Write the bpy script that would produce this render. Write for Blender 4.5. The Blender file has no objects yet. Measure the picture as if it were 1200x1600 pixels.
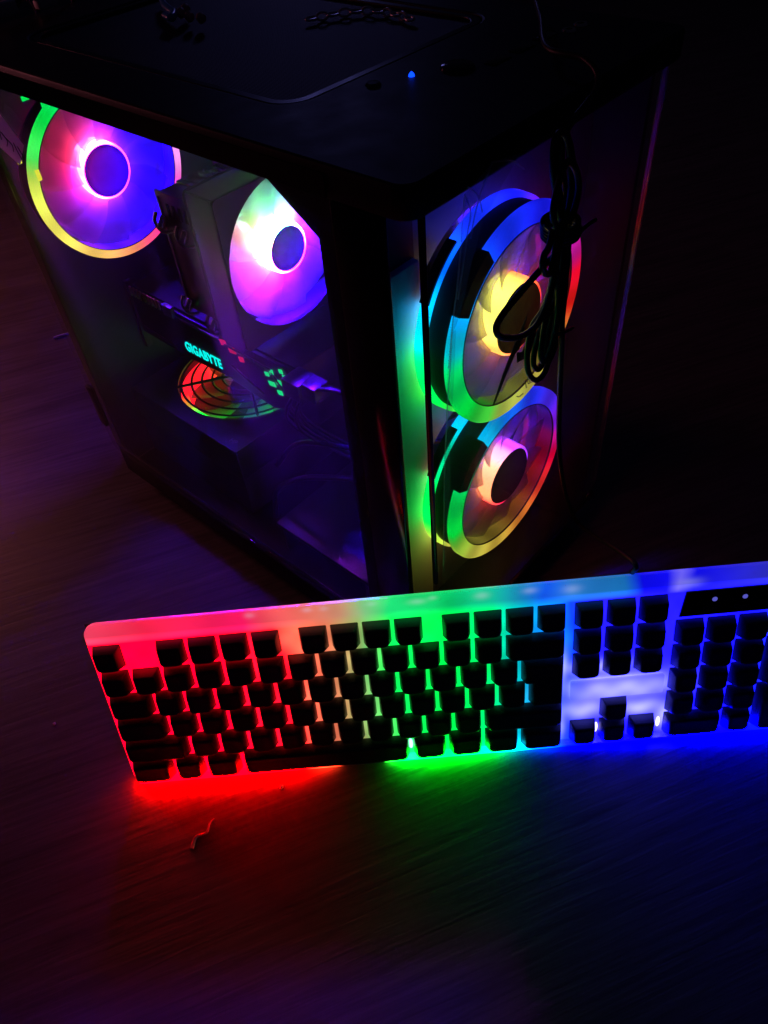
import bpy, bmesh, math, random
from mathutils import Vector, Matrix, Euler
random.seed(4)
PI = math.pi
S = 0.001                      # everything below is written in millimetres
scene = bpy.context.scene
# ------------------------------------------------------------------ camera
cam_d = bpy.data.cameras.new('camera'); cam = bpy.data.objects.new('camera', cam_d)
scene.collection.objects.link(cam)
cam.location = (-206.08*S, -193.83*S, 482.65*S)
cam.rotation_euler = (0.7576, 0.0733, -0.8473)
cam_d.sensor_fit = 'HORIZONTAL'; cam_d.sensor_width = 36.0; cam_d.lens = 36.0*1189.86/1200
cam_d.clip_start = 0.01; cam_d.clip_end = 60
scene.camera = cam
# ------------------------------------------------------------------ dark room
w = bpy.data.worlds.new('World'); scene.world = w; w.use_nodes = True
bg = w.node_tree.nodes['Background']
bg.inputs[0].default_value = (0.42, 0.36, 1.0, 1); bg.inputs[1].default_value = 0.0035
scene.view_settings.view_transform = 'Standard'; scene.view_settings.look = 'None'
scene.view_settings.exposure = 0; scene.view_settings.gamma = 1
scene.cycles.use_denoising = True
scene.cycles.max_bounces = 8; scene.cycles.transparent_max_bounces = 24
scene.cycles.sample_clamp_indirect = 4.0
scene.cycles.caustics_reflective = False; scene.cycles.caustics_refractive = False

def lin(c):
    return tuple(((v/255)/12.92 if v/255 <= .04045 else ((v/255+.055)/1.055)**2.4) for v in c) + (1,)

def area(name, loc, target, size, energy, col):
    l = bpy.data.lights.new(name, 'AREA'); l.shape = 'DISK'; l.size = size; l.energy = energy; l.color = col
    o = bpy.data.objects.new(name, l); scene.collection.objects.link(o)
    o.location = Vector(loc)*S
    o.rotation_euler = (Vector(target)-Vector(loc)).to_track_quat('-Z', 'Y').to_euler()
    return o
# dim reddish lamp of the room, far to the left behind the case, and a weak blue one above it
area('room_lamp', (-130, 1100, 380), (-150, 450, 0), 0.2, 0.9, (1.0, 0.22, 0.30))
area('blue_lamp', (1000, 1100, 725), (96, 129, 364), 0.14, 0.15, (0.26, 0.25, 1.0))

# ------------------------------------------------------------------ helpers
COL = scene.collection
def obj(name, mesh, mat=None, parent=None, loc=(0, 0, 0), rot=(0, 0, 0)):
    if isinstance(mesh, bmesh.types.BMesh):
        me = bpy.data.meshes.new(name); mesh.normal_update(); mesh.to_mesh(me); mesh.free(); mesh = me
    o = bpy.data.objects.new(name, mesh); COL.objects.link(o)
    if mat and not mesh.materials: mesh.materials.append(mat)
    o.parent = parent
    o.location = Vector(loc)*S; o.rotation_euler = rot
    return o
def empty(name, loc=(0, 0, 0), rot=(0, 0, 0), parent=None):
    o = bpy.data.objects.new(name, None); COL.objects.link(o); o.empty_display_size = .01
    o.location = Vector(loc)*S; o.rotation_euler = rot; o.parent = parent
    return o
def tag(o, label=None, cat=None, group=None, kind=None):
    if label: o['label'] = label
    if cat: o['category'] = cat
    if group: o['group'] = group
    if kind: o['kind'] = kind
    return o
def smooth(o, ang=35):
    for p in o.data.polygons: p.use_smooth = True
    try: o.data.set_sharp_from_angle(angle=math.radians(ang))
    except Exception: pass
    return o
def bm_box(bm, x0, x1, y0, y1, z0, z1, bev=0, seg=2):
    r = bmesh.ops.create_cube(bm, size=1)
    vs = r['verts']
    for v in vs:
        v.co = Vector(((x0+x1)/2+v.co.x*(x1-x0), (y0+y1)/2+v.co.y*(y1-y0), (z0+z1)/2+v.co.z*(z1-z0)))*S
    if bev:
        es = list({e for v in vs for e in v.link_edges})
        bmesh.ops.bevel(bm, geom=es, offset=bev*S, segments=seg, affect='EDGES', profile=.5)
    return bm
def box(name, x0, x1, y0, y1, z0, z1, mat, parent=None, bev=0.6, seg=2):
    o = obj(name, bm_box(bmesh.new(), x0, x1, y0, y1, z0, z1, bev, seg), mat, parent)
    return smooth(o) if bev else o
def lathe_bm(profile, n=96, closed=False, a0=0, a1=2*PI, bm=None):
    """profile of (radius, y); axis is Y. angle 0 = +X, 90 deg = +Z"""
    bm = bm or bmesh.new(); full = abs(a1-a0-2*PI) < 1e-6
    m = n if full else n+1
    rows = []
    for i in range(m):
        a = a0+(a1-a0)*i/n
        rows.append([bm.verts.new((r*math.cos(a)*S, y*S, r*math.sin(a)*S)) for r, y in profile])
    k = len(profile)
    for i in range(n):
        A, B = rows[i], rows[(i+1) % m]
        for j in range(k if closed else k-1):
            try: bm.faces.new((A[j], A[(j+1) % k], B[(j+1) % k], B[j]))
            except ValueError: pass
    if not full and closed:
        bm.faces.new(rows[0]); bm.faces.new(rows[-1][::-1])
    bmesh.ops.recalc_face_normals(bm, faces=bm.faces)
    return bm
def lathe(name, profile, mat, parent=None, loc=(0, 0, 0), n=96, closed=False, a0=0, a1=2*PI):
    return smooth(obj(name, lathe_bm(profile, n, closed, a0, a1), mat, parent, loc))
def rrect(x0, x1, y0, y1, r, n=6):
    rs = r if isinstance(r, (list, tuple)) else [r]*4
    out = []
    for (cx, cy, a, q) in ((x1-rs[0], y1-rs[0], 0, rs[0]), (x0+rs[1], y1-rs[1], 90, rs[1]), (x0+rs[2], y0+rs[2], 180, rs[2]), (x1-rs[3], y0+rs[3], 270, rs[3])):
        for i in range(n+1):
            t = math.radians(a+90*i/n); out.append((cx+q*math.cos(t), cy+q*math.sin(t)))
    return out
def circle(cx, cy, r, n=64): return [(cx+r*math.cos(2*PI*i/n), cy+r*math.sin(2*PI*i/n)) for i in range(n)]
def flat(name, loops, thick, mat, parent=None, plane='XY', at=0, bev=0):
    """a sheet of given thickness with holes: loops[0] outline, the rest holes; plane XY, XZ or YZ"""
    cu = bpy.data.curves.new('tmp', 'CURVE'); cu.dimensions = '2D'; cu.fill_mode = 'BOTH'
    cu.extrude = (thick/2-bev)*S; cu.bevel_depth = bev*S; cu.bevel_resolution = 1 if bev else 0
    if bev: cu.offset = -bev*S
    for lp in loops:
        sp = cu.splines.new('POLY'); sp.points.add(len(lp)-1)
        for p, (a, b) in zip(sp.points, lp): p.co = (a*S, b*S, 0, 1)
        sp.use_cyclic_u = True
    t = bpy.data.objects.new('tmp', cu)
    me = bpy.data.meshes.new_from_object(t); bpy.data.objects.remove(t); bpy.data.curves.remove(cu)
    if plane == 'XZ': M = Matrix(((1, 0, 0, 0), (0, 0, -1, at*S), (0, 1, 0, 0), (0, 0, 0, 1)))
    elif plane == 'YZ': M = Matrix(((0, 0, 1, at*S), (1, 0, 0, 0), (0, 1, 0, 0), (0, 0, 0, 1)))
    else: M = Matrix(((1, 0, 0, 0), (0, 1, 0, 0), (0, 0, 1, at*S), (0, 0, 0, 1)))
    me.transform(M); me.materials.clear(); me.name = name
    return smooth(obj(name, me, mat, parent), 25)
def catmull(P, n=8):
    P = [Vector(p) for p in P]; Q = [2*P[0]-P[1]]+P+[2*P[-1]-P[-2]]; out = []
    for i in range(1, len(Q)-2):
        for k in range(n):
            t = k/n; a, b, c, d = Q[i-1:i+3]
            out.append(.5*((2*b)+(c-a)*t+(2*a-5*b+4*c-d)*t*t+(3*b-a-3*c+d)*t**3))
    out.append(P[-1]); return out
def tube_bm(path, r, sides=10, bm=None, n=8, taper=None):
    bm = bm or bmesh.new(); P = catmull(path, n) if n > 1 else [Vector(p) for p in path]
    prev = None; rows = []
    up = Vector((0.31, 0.2, .93))
    for i, p in enumerate(P):
        t = (P[min(i+1, len(P)-1)]-P[max(i-1, 0)]).normalized()
        if prev is None: x = t.cross(up).normalized()
        else: x = (prev-prev.dot(t)*t).normalized()
        prev = x; y = t.cross(x)
        rr = r*(taper[0]+(taper[1]-taper[0])*i/(len(P)-1)) if taper else r
        rows.append([bm.verts.new((p+(x*math.cos(2*PI*k/sides)+y*math.sin(2*PI*k/sides))*rr)*S) for k in range(sides)])
    for A, B in zip(rows, rows[1:]):
        for k in range(sides): bm.faces.new((A[k], A[(k+1) % sides], B[(k+1) % sides], B[k]))
    bm.faces.new(rows[0][::-1]); bm.faces.new(rows[-1])
    bmesh.ops.recalc_face_normals(bm, faces=bm.faces)
    return bm
def tube(name, path, r, mat, parent=None, sides=10, n=8, taper=None):
    return smooth(obj(name, tube_bm(path, r, sides, None, n, taper), mat, parent), 60)
def text(name, s, size, mat, parent, M, depth=.3, xs=1.0, bold=0.0, space=1.0):
    cu = bpy.data.curves.new('tmp', 'FONT'); cu.body = s; cu.size = size*S; cu.extrude = depth*S; cu.offset = bold*S
    cu.space_character = space; cu.resolution_u = 3
    t = bpy.data.objects.new('tmp', cu)
    me = bpy.data.meshes.new_from_object(t); bpy.data.objects.remove(t); bpy.data.curves.remove(cu)
    me.transform(Matrix.Scale(xs, 4, (1, 0, 0))); me.transform(M); me.materials.clear()
    return obj(name, me, mat, parent)
def poly(name, pts, thick, nrm, mat, parent=None):
    """prism from 3-D outline points (mm), extruded along nrm"""
    bm = bmesh.new(); nv = Vector(nrm).normalized()*thick
    a = [bm.verts.new(Vector(p)*S) for p in pts]; b = [bm.verts.new((Vector(p)+nv)*S) for p in pts]
    bm.faces.new(a); bm.faces.new(b[::-1]); m = len(a)
    for i in range(m): bm.faces.new((a[i], b[i], b[(i+1) % m], a[(i+1) % m]))
    bmesh.ops.recalc_face_normals(bm, faces=bm.faces)
    return obj(name, bm, mat, parent)
def copy_tree(o, parent=None):
    c = o.copy(); COL.objects.link(c); c.parent = parent
    for ch in list(o.children): copy_tree(ch, c)
    return c

# ------------------------------------------------------------------ materials
class N:
    def __init__(s, name):
        s.m = bpy.data.materials.new(name); s.m.use_nodes = True; s.t = s.m.node_tree; s.t.nodes.clear()
        s.out = s.t.nodes.new('ShaderNodeOutputMaterial')
    def n(s, typ, **kw):
        nd = s.t.nodes.new('ShaderNode'+typ)
        for k, v in kw.items():
            if k.startswith('i_'):
                key = k[2:].replace('_', ' '); 
                nd.inputs[int(key) if key.isdigit() else key].default_value = v
            else: setattr(nd, k, v)
        return nd
    def l(s, a, b): s.t.links.new(a, b)
    def math(s, op, a, b=None, c=None):
        nd = s.n('Math', operation=op)
        for i, v in enumerate((a, b, c)):
            if v is None: continue
            if isinstance(v, (int, float)): nd.inputs[i].default_value = v
            else: s.l(v, nd.inputs[i])
        return nd.outputs[0]
def pbsdf(name, col, rough=.5, metal=0, bump=0, bscale=400, rvar=0, coat=0, spec=.5, tint=None):
    k = N(name); p = k.n('BsdfPrincipled'); p.inputs['Base Color'].default_value = (*col, 1)
    p.inputs['Roughness'].default_value = rough; p.inputs['Metallic'].default_value = metal
    p.inputs['Specular IOR Level'].default_value = spec
    if coat: p.inputs['Coat Weight'].default_value = coat; p.inputs['Coat Roughness'].default_value = .08
    tc = k.n('TexCoord')
    if bump:
        t = k.n('TexNoise'); t.inputs['Scale'].default_value = bscale; t.inputs['Detail'].default_value = 3
        k.l(tc.outputs['Object'], t.inputs['Vector'])
        b = k.n('Bump'); b.inputs['Strength'].default_value = bump; b.inputs['Distance'].default_value = .0004
        k.l(t.outputs['Fac'], b.inputs['Height']); k.l(b.outputs[0], p.inputs['Normal'])
    t2 = k.n('TexNoise'); t2.inputs['Scale'].default_value = 55; t2.inputs['Detail'].default_value = 5
    k.l(tc.outputs['Object'], t2.inputs['Vector'])
    mr = k.n('MapRange'); mr.inputs[3].default_value = max(.02, rough-.12-rvar); mr.inputs[4].default_value = min(1, rough+.12+rvar)
    k.l(t2.outputs['Fac'], mr.inputs[0]); k.l(mr.outputs[0], p.inputs['Roughness'])
    k.l(p.outputs[0], k.out.inputs[0]); return k.m
M = {}
M['black'] = pbsdf('black_powder_coat', (.010, .010, .011), .5, bump=.25, bscale=1500, spec=.28)
M['plastic'] = pbsdf('black_plastic', (.014, .014, .016), .35, bump=.1, bscale=900)
M['gloss'] = pbsdf('glossy_black', (.008, .008, .010), .12)
M['inner'] = pbsdf('painted_steel_interior', (.15, .14, .16), .45, bump=.15, bscale=1200)
M['matte'] = pbsdf('matte_black', (.006, .006, .006), .7)
M['steel'] = pbsdf('brushed_steel', (.86, .86, .88), .45, metal=0, bump=.15, bscale=700)
M['alu'] = pbsdf('aluminium_fins', (.24, .23, .26), .33, metal=.8, bump=.15, bscale=500)
M['nickel'] = pbsdf('nickel_wire', (.6, .58, .6), .18, metal=1)
M['pcb'] = pbsdf('dark_circuit_board', (.13, .10, .15), .42, bump=.6, bscale=700)
M['rubber'] = pbsdf('black_rubber_cable', (.012, .012, .013), .42, spec=.45)
M['keycap'] = pbsdf('black_keycap_plastic', (.030, .030, .032), .42, bump=.12, bscale=2500)
M['white'] = pbsdf('white_plastic', (.82, .80, .76), .4)
M['chain'] = pbsdf('silver_chain', (.9, .85, .95), .25, metal=.4)
M['copper'] = pbsdf('gold_contacts', (.7, .45, .2), .3, metal=1)
M['bluestuff'] = pbsdf('blue_plastic', (.10, .42, .95), .25)
M['pinkstuff'] = pbsdf('pink_plastic', (.75, .4, .45), .35)
M['grey'] = pbsdf('grey_label_paper', (.35, .33, .36), .55, bump=.1)

def emit(name, col, s):
    k = N(name); e = k.n('Emission'); e.inputs[0].default_value = lin(col); e.inputs[1].default_value = s
    k.l(e.outputs[0], k.out.inputs[0]); return k.m
def angle_light(name, stops, s, leds=12, mod=.25, body=.0):
    """light ring whose colour runs round the axis: stops of (degrees, rgb)"""
    k = N(name); tc = k.n('TexCoord'); sx = k.n('SeparateXYZ'); k.l(tc.outputs['Object'], sx.inputs[0])
    a = k.math('ARCTAN2', sx.outputs[2], sx.outputs[0])
    f = k.math('MULTIPLY_ADD', a, 1/(2*PI), .5)
    cr = k.n('ValToRGB'); cr.color_ramp.interpolation = 'EASE'
    st = sorted(((d+180) % 360/360, c) for d, c in stops)
    (p0, c0), (p1, c1) = st[0], st[-1]; t = (1-p1)/(1-p1+p0)
    mid = tuple(c1[i]+(c0[i]-c1[i])*t for i in range(3))
    st = [(0, mid)]+st+[(1, mid)]
    e = cr.color_ramp.elements
    e[0].position = 0; e[0].color = lin(st[0][1]); e[1].position = 1; e[1].color = lin(st[-1][1])
    for p, c in st[1:-1]: q = e.new(p); q.color = lin(c)
    k.l(f, cr.inputs[0])
    cs = k.math('COSINE', k.math('MULTIPLY', a, float(leds)))
    stn = k.math('MULTIPLY_ADD', cs, mod*s, s)
    em = k.n('Emission'); k.l(cr.outputs[0], em.inputs[0]); k.l(stn, em.inputs[1])
    g = k.n('BsdfGlossy'); g.inputs['Roughness'].default_value = .25; g.inputs[0].default_value = (.04, .04, .04, 1)
    ad = k.n('AddShader'); k.l(em.outputs[0], ad.inputs[0]); k.l(g.outputs[0], ad.inputs[1])
    k.l(ad.outputs[0], k.out.inputs[0]); return k.m
def frosted(name, col, transp):
    k = N(name); t = k.n('BsdfTransparent'); t.inputs[0].default_value = (1, 1, 1, 1)
    tl = k.n('BsdfTranslucent'); tl.inputs[0].default_value = (*col, 1)
    d = k.n('BsdfDiffuse'); d.inputs[0].default_value = (*col, 1)
    m1 = k.n('MixShader'); m1.inputs[0].default_value = .5; k.l(tl.outputs[0], m1.inputs[1]); k.l(d.outputs[0], m1.inputs[2])
    m2 = k.n('MixShader'); m2.inputs[0].default_value = 1-transp; k.l(t.outputs[0], m2.inputs[1]); k.l(m1.outputs[0], m2.inputs[2])
    g = k.n('BsdfGlossy'); g.inputs['Roughness'].default_value = .2; g.inputs[0].default_value = (1, 1, 1, 1)
    m3 = k.n('MixShader'); m3.inputs[0].default_value = .03; k.l(m2.outputs[0], m3.inputs[1]); k.l(g.outputs[0], m3.inputs[2])
    k.l(m3.outputs[0], k.out.inputs[0]); return k.m
def glass(name, tint, dust, refl=1.0, scr=.35, dustcol=(.5, .5, .55, 1)):
    k = N(name); t = k.n('BsdfTransparent'); t.inputs[0].default_value = (*tint, 1)
    g = k.n('BsdfGlossy'); g.inputs['Roughness'].default_value = .02
    fr = k.n('Fresnel'); ge = k.n('NewGeometry'); k.l(k.math('MULTIPLY_ADD', ge.outputs['Backfacing'], 1/1.45-1.45, 1.45), fr.inputs[0])
    ff = k.math('MULTIPLY', fr.outputs[0], .6*refl)
    m = k.n('MixShader'); k.l(ff, m.inputs[0]); k.l(t.outputs[0], m.inputs[1]); k.l(g.outputs[0], m.inputs[2])
    d = k.n('BsdfDiffuse'); d.inputs[0].default_value = dustcol
    tl = k.n('BsdfTranslucent'); tl.inputs[0].default_value = dustcol
    dd = k.n('MixShader'); dd.inputs[0].default_value = .5; k.l(d.outputs[0], dd.inputs[1]); k.l(tl.outputs[0], dd.inputs[2])
    tc = k.n('TexCoord'); n1 = k.n('TexNoise'); n1.inputs['Scale'].default_value = 14; n1.inputs['Detail'].default_value = 8; n1.inputs['Roughness'].default_value = .7
    k.l(tc.outputs['Object'], n1.inputs['Vector'])
    # fine scratches: thin ridges of a stretched wave
    mp = k.n('Mapping'); mp.inputs['Rotation'].default_value = (.6, .2, .3); mp.inputs['Scale'].default_value = (30, 260, 70)
    k.l(tc.outputs['Object'], mp.inputs[0])
    n2 = k.n('TexNoise'); n2.inputs['Scale'].default_value = 1.0; n2.inputs['Detail'].default_value = 2; n2.inputs['Distortion'].default_value = 1.5
    k.l(mp.outputs[0], n2.inputs['Vector'])
    sc = k.math('SUBTRACT', 1.0, k.math('MULTIPLY', k.math('ABSOLUTE', k.math('SUBTRACT', n2.outputs['Fac'], .66)), 55))
    sc = k.math('MULTIPLY', k.math('MAXIMUM', sc, 0.0), dust*3.0*scr)
    a = k.math('MULTIPLY', k.math('POWER', n1.outputs['Fac'], 2.2), dust*4)
    k_ = k.math('ADD', a, sc)
    m2 = k.n('MixShader'); k.l(k_, m2.inputs[0]); k.l(m.outputs[0], m2.inputs[1]); k.l(dd.outputs[0], m2.inputs[2])
    k.l(m2.outputs[0], k.out.inputs[0]); return k.m
M['tray'] = pbsdf('grey_tray_paint', (.34, .33, .36), .5)
M['psu'] = pbsdf('supply_paint', (.05, .05, .055), .5, bump=.2, bscale=1200)
M['blade'] = frosted('frosted_fan_blade', (.72, .70, .70), .20)
M['blade_clear'] = frosted('smoky_fan_blade', (.75, .73, .75), .36)
M['cap_front'] = frosted('smoky_cap', (.022, .022, .022), 0.0)
M['cap_rear'] = frosted('smoky_cap_violet', (.014, .010, .02), 0.0)
M['cap_cooler'] = frosted('smoky_cap_cooler', (.003, .003, .0035), 0.0)
M['crease'] = frosted('film_crease', (.95, .95, 1.0), .72)
M['crinkle'] = frosted('crinkled_film', (.8, .8, .9), .90)
M['side_glass'] = glass('tempered_side_glass', (.92, .92, .94), .026)
M['front_glass'] = glass('front_glass', (.93, .93, .95), .006, .7)
M['film'] = glass('protective_film', (.97, .97, .98), .02, 1.0, 1.2)

# wood of the desk: dark boards with long grain
k = N('dark_wood'); tc = k.n('TexCoord')
mp = k.n('Mapping'); mp.inputs['Rotation'].default_value = (0, 0, math.radians(28)); k.l(tc.outputs['Object'], mp.inputs[0])
mg = k.n('Mapping'); mg.inputs['Scale'].default_value = (14, 260, 1); k.l(mp.outputs[0], mg.inputs[0])
n1 = k.n('TexNoise'); n1.inputs['Scale'].default_value = 1; n1.inputs['Detail'].default_value = 6; n1.inputs['Roughness'].default_value = .62; n1.inputs['Distortion'].default_value = .35
k.l(mg.outputs[0], n1.inputs['Vector'])
mb = k.n('Mapping'); mb.inputs['Scale'].default_value = (4, 42, 1); k.l(mp.outputs[0], mb.inputs[0])
n2 = k.n('TexNoise'); n2.inputs['Scale'].default_value = 1; n2.inputs['Detail'].default_value = 4; n2.inputs['Distortion'].default_value = .8
k.l(mb.outputs[0], n2.inputs['Vector'])
cr = k.n('ValToRGB'); cr.color_ramp.elements[0].position = .36; cr.color_ramp.elements[0].color = (.080, .062, .057, 1)
cr.color_ramp.elements[1].position = .66; cr.color_ramp.elements[1].color = (.19, .155, .15, 1)
mx = k.math('ADD', k.math('MULTIPLY', n1.outputs['Fac'], .6), k.math('MULTIPLY', n2.outputs['Fac'], .4))
k.l(mx, cr.inputs[0])
p = k.n('BsdfPrincipled'); k.l(cr.outputs[0], p.inputs['Base Color'])
mr = k.n('MapRange'); mr.inputs[3].default_value = .32; mr.inputs[4].default_value = .62; k.l(n1.outputs['Fac'], mr.inputs[0]); k.l(mr.outputs[0], p.inputs['Roughness'])
b = k.n('Bump'); b.inputs['Strength'].default_value = .6; b.inputs['Distance'].default_value = .0008; k.l(mx, b.inputs['Height']); k.l(b.outputs[0], p.inputs['Normal'])
k.l(p.outputs[0], k.out.inputs[0]); M['wood'] = k.m

# backlit translucent plate of the keyboard: LEDs under it, colour runs along local x
SPOTS = [(97, 12, 3, 2, .8), (131, 12.2, 3, 1.8, 1.0), (141, 12, 3, 1.8, .8), (169, 12.3, 3, 1.8, .7), (196, 11, 5, 2, .9), (205, 12.6, 2.5, 1.5, .8), (234, 11, 4, 2.5, .9), (262, 11.5, 4, 2.2, .8), (287, 10, 5, 3, .7), (356, 7, 7, 3, .9),  # last one on this line paints a fan reflection on the border
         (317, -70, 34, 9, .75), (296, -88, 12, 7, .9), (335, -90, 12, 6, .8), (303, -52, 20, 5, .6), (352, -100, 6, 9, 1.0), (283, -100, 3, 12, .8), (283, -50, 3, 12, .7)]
def plate_mat(name, s, top, pure=1.0):
    k = N(name); tc = k.n('TexCoord'); sx = k.n('SeparateXYZ'); k.l(tc.outputs['Object'], sx.inputs[0])
    x = k.math('MULTIPLY', sx.outputs[0], 1000.0); y = k.math('MULTIPLY', sx.outputs[1], 1000.0)
    nz = k.n('TexNoise'); nz.inputs['Scale'].default_value = 16; nz.inputs['Detail'].default_value = 2; k.l(tc.outputs['Object'], nz.inputs['Vector'])
    xw = k.math('ADD', x, k.math('MULTIPLY', k.math('SUBTRACT', nz.outputs['Fac'], .5), 26.0))
    f = k.math('DIVIDE', k.math('ADD', xw, 5.0), 445.0)
    cr = k.n('ValToRGB'); e = cr.color_ramp.elements
    st = [(0, (255, 0, 30)), (70, (255, 0, 26)), (112, (255, 10, 28)), (124, (245, 84, 62)), (138, (226, 118, 84)), (150, (205, 175, 110)), (163, (120, 205, 110)), (180, (10, 218, 74)), (212, (0, 222, 66)),
          (240, (0, 214, 96)), (256, (0, 176, 190)), (268, (8, 128, 225)), (285, (6, 40, 255)), (300, (22, 16, 255)), (390, (12, 8, 255)), (440, (16, 30, 250))]
    e[0].position = 0; e[0].color = lin(st[0][1]); e[1].position = 1; e[1].color = lin(st[-1][1])
    for px, c in st[1:-1]: q = e.new((px+5)/445); q.color = lin(c)
    k.l(f, cr.inputs[0])
    # separate LED under every key: soft bumps of brightness
    gx = k.math('COSINE', k.math('MULTIPLY', x, 2*PI/19.05)); gy = k.math('COSINE', k.math('MULTIPLY', k.math('ADD', y, 8.0), 2*PI/19.05))
    low = k.math('LESS_THAN', y, -2.0)
    bmp = k.math('MULTIPLY_ADD', k.math('MULTIPLY', k.math('MULTIPLY', gx, gy), low), .14, 1.0)
    n3 = k.n('TexNoise'); n3.inputs['Scale'].default_value = 30; n3.inputs['Detail'].default_value = 1; k.l(tc.outputs['Object'], n3.inputs['Vector'])
    bmp = k.math('MULTIPLY', bmp, k.math('MULTIPLY_ADD', n3.outputs['Fac'], 1.0, .5))
    # LEDs of one colour are driven harder than the mixed ones
    cs = k.n('ValToRGB'); ee = cs.color_ramp.elements; sv = [(0, 1.0), (100, .85), (122, .5), (135, .24), (158, .2), (185, .42), (230, .42), (262, .3), (300, .8), (440, .8)]
    if pure != 1.0: sv = [(0, .5), (16, 1.2), (70, 1.2), (100, .7), (120, .16), (138, .0), (170, .0), (184, .45), (205, .7), (232, .45), (258, .06), (285, .12), (330, .34), (440, .3)]
    ee[0].position = 0; ee[0].color = (sv[0][1],)*3+(1,); ee[1].position = 1; ee[1].color = (1, 1, 1, 1)
    for px, v_ in sv[1:-1]: q = ee.new((px+5)/445); q.color = (v_, v_, v_, 1)
    k.l(f, cs.inputs[0])
    # border above the keys; fan reflections at its right end painted into the glow
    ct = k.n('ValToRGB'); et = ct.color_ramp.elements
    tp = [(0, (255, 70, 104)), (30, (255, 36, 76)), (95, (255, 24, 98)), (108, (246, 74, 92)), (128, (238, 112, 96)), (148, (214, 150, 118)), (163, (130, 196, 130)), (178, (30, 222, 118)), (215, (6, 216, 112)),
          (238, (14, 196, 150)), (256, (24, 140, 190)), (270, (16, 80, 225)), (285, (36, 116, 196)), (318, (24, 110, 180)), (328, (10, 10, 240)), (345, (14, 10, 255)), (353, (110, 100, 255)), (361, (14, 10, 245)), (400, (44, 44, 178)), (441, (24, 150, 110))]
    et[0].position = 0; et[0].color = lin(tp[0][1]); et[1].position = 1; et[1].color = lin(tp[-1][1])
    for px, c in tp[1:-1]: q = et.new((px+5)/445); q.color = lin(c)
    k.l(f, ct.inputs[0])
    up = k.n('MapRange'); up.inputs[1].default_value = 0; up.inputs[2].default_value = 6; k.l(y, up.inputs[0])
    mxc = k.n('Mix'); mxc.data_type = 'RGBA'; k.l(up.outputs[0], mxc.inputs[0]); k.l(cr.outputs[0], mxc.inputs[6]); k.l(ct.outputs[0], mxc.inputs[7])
    sm = k.n('Mix'); sm.data_type = 'RGBA'; k.l(up.outputs[0], sm.inputs[0]); k.l(cs.outputs[0], sm.inputs[6]); sm.inputs[7].default_value = (top, top, top, 1)
    bmp = k.math('MULTIPLY', bmp, sm.outputs[2])
    em = k.n('Emission'); k.l(k.math('MULTIPLY', bmp, s), em.inputs[1])
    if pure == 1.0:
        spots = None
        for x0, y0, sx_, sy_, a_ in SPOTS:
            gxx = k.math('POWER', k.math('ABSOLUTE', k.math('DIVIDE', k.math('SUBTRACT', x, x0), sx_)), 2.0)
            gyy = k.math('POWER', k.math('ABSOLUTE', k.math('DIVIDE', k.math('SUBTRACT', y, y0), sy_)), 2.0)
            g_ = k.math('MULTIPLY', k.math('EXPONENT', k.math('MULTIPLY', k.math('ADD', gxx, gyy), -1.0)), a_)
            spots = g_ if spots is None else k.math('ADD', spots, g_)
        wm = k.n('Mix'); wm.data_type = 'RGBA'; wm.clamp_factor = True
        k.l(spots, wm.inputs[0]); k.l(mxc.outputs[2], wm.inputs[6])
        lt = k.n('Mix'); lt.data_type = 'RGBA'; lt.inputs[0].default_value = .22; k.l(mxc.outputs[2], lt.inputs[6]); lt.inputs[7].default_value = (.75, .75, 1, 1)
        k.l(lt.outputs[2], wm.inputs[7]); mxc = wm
    gm = k.n('Gamma'); gm.inputs[1].default_value = pure; k.l(mxc.outputs[2], gm.inputs[0]); k.l(gm.outputs[0], em.inputs[0])
    d = k.n('BsdfPrincipled'); d.inputs['Base Color'].default_value = (.62, .62, .62, 1); d.inputs['Roughness'].default_value = .28
    ad = k.n('AddShader'); k.l(em.outputs[0], ad.inputs[0]); k.l(d.outputs[0], ad.inputs[1])
    k.l(ad.outputs[0], k.out.inputs[0]); return k.m
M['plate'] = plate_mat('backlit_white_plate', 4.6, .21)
M['under'] = plate_mat('backlit_lower_edge', 215.0, 1, 2.0)

# ================================================================== DESK
DZ = 0.0
bm = bmesh.new(); bmesh.ops.create_grid(bm, x_segments=1, y_segments=1, size=3.0)
desk = obj('desk_surface', bm, M['wood'], None, (0, 0, 0)); tag(desk, kind='structure')

# ================================================================== COMPUTER CASE
case = empty('computer_case', (0, 0, 0))
tag(case, 'black tower computer case with glass side and front and glowing fans inside', 'computer')
W, D, H = 211, 353, 364
# chassis shell
box('base_panel', 2, W-2, 2, D-2, 14, 20, M['black'], case)
box('lower_rail', 0, 3, 0, D, 14, 43.5, M['black'], case, 1)
box('front_pillar', -3.8, -.1, 0, 27.2, 44, 349.5, M['gloss'], case, .5)
box('rear_pillar', 0.6, 3, 344, D, 44, 349.5, M['black'], case, .5)
box('right_side_panel', W-4, W, -2, D, 14, 349.5, M['black'], case, 1)
flat('rear_panel', [rrect(3.2, W-4.2, 21, 349, 1), circle(65.6, 269.5, 56)], 2, M['black'], case, 'XZ', D-2)
for x in (22, W-22):
    for y in (30, D-30):
        bm = lathe_bm([(0, 0), (11, 0), (12.5, 2), (13, 12), (12, 14), (0, 14)], 32)
        o = smooth(obj('foot', bm, M['plastic'], case)); o.rotation_euler = (PI/2, 0, 0); o.location = (x*S, y*S, 0); o.data.transform(Matrix.Scale(1, 4))
box('expansion_slot_cover', -2.6, 1.5, D+.5, D+9, 66, 108, M['plastic'], case, 1)
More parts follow.
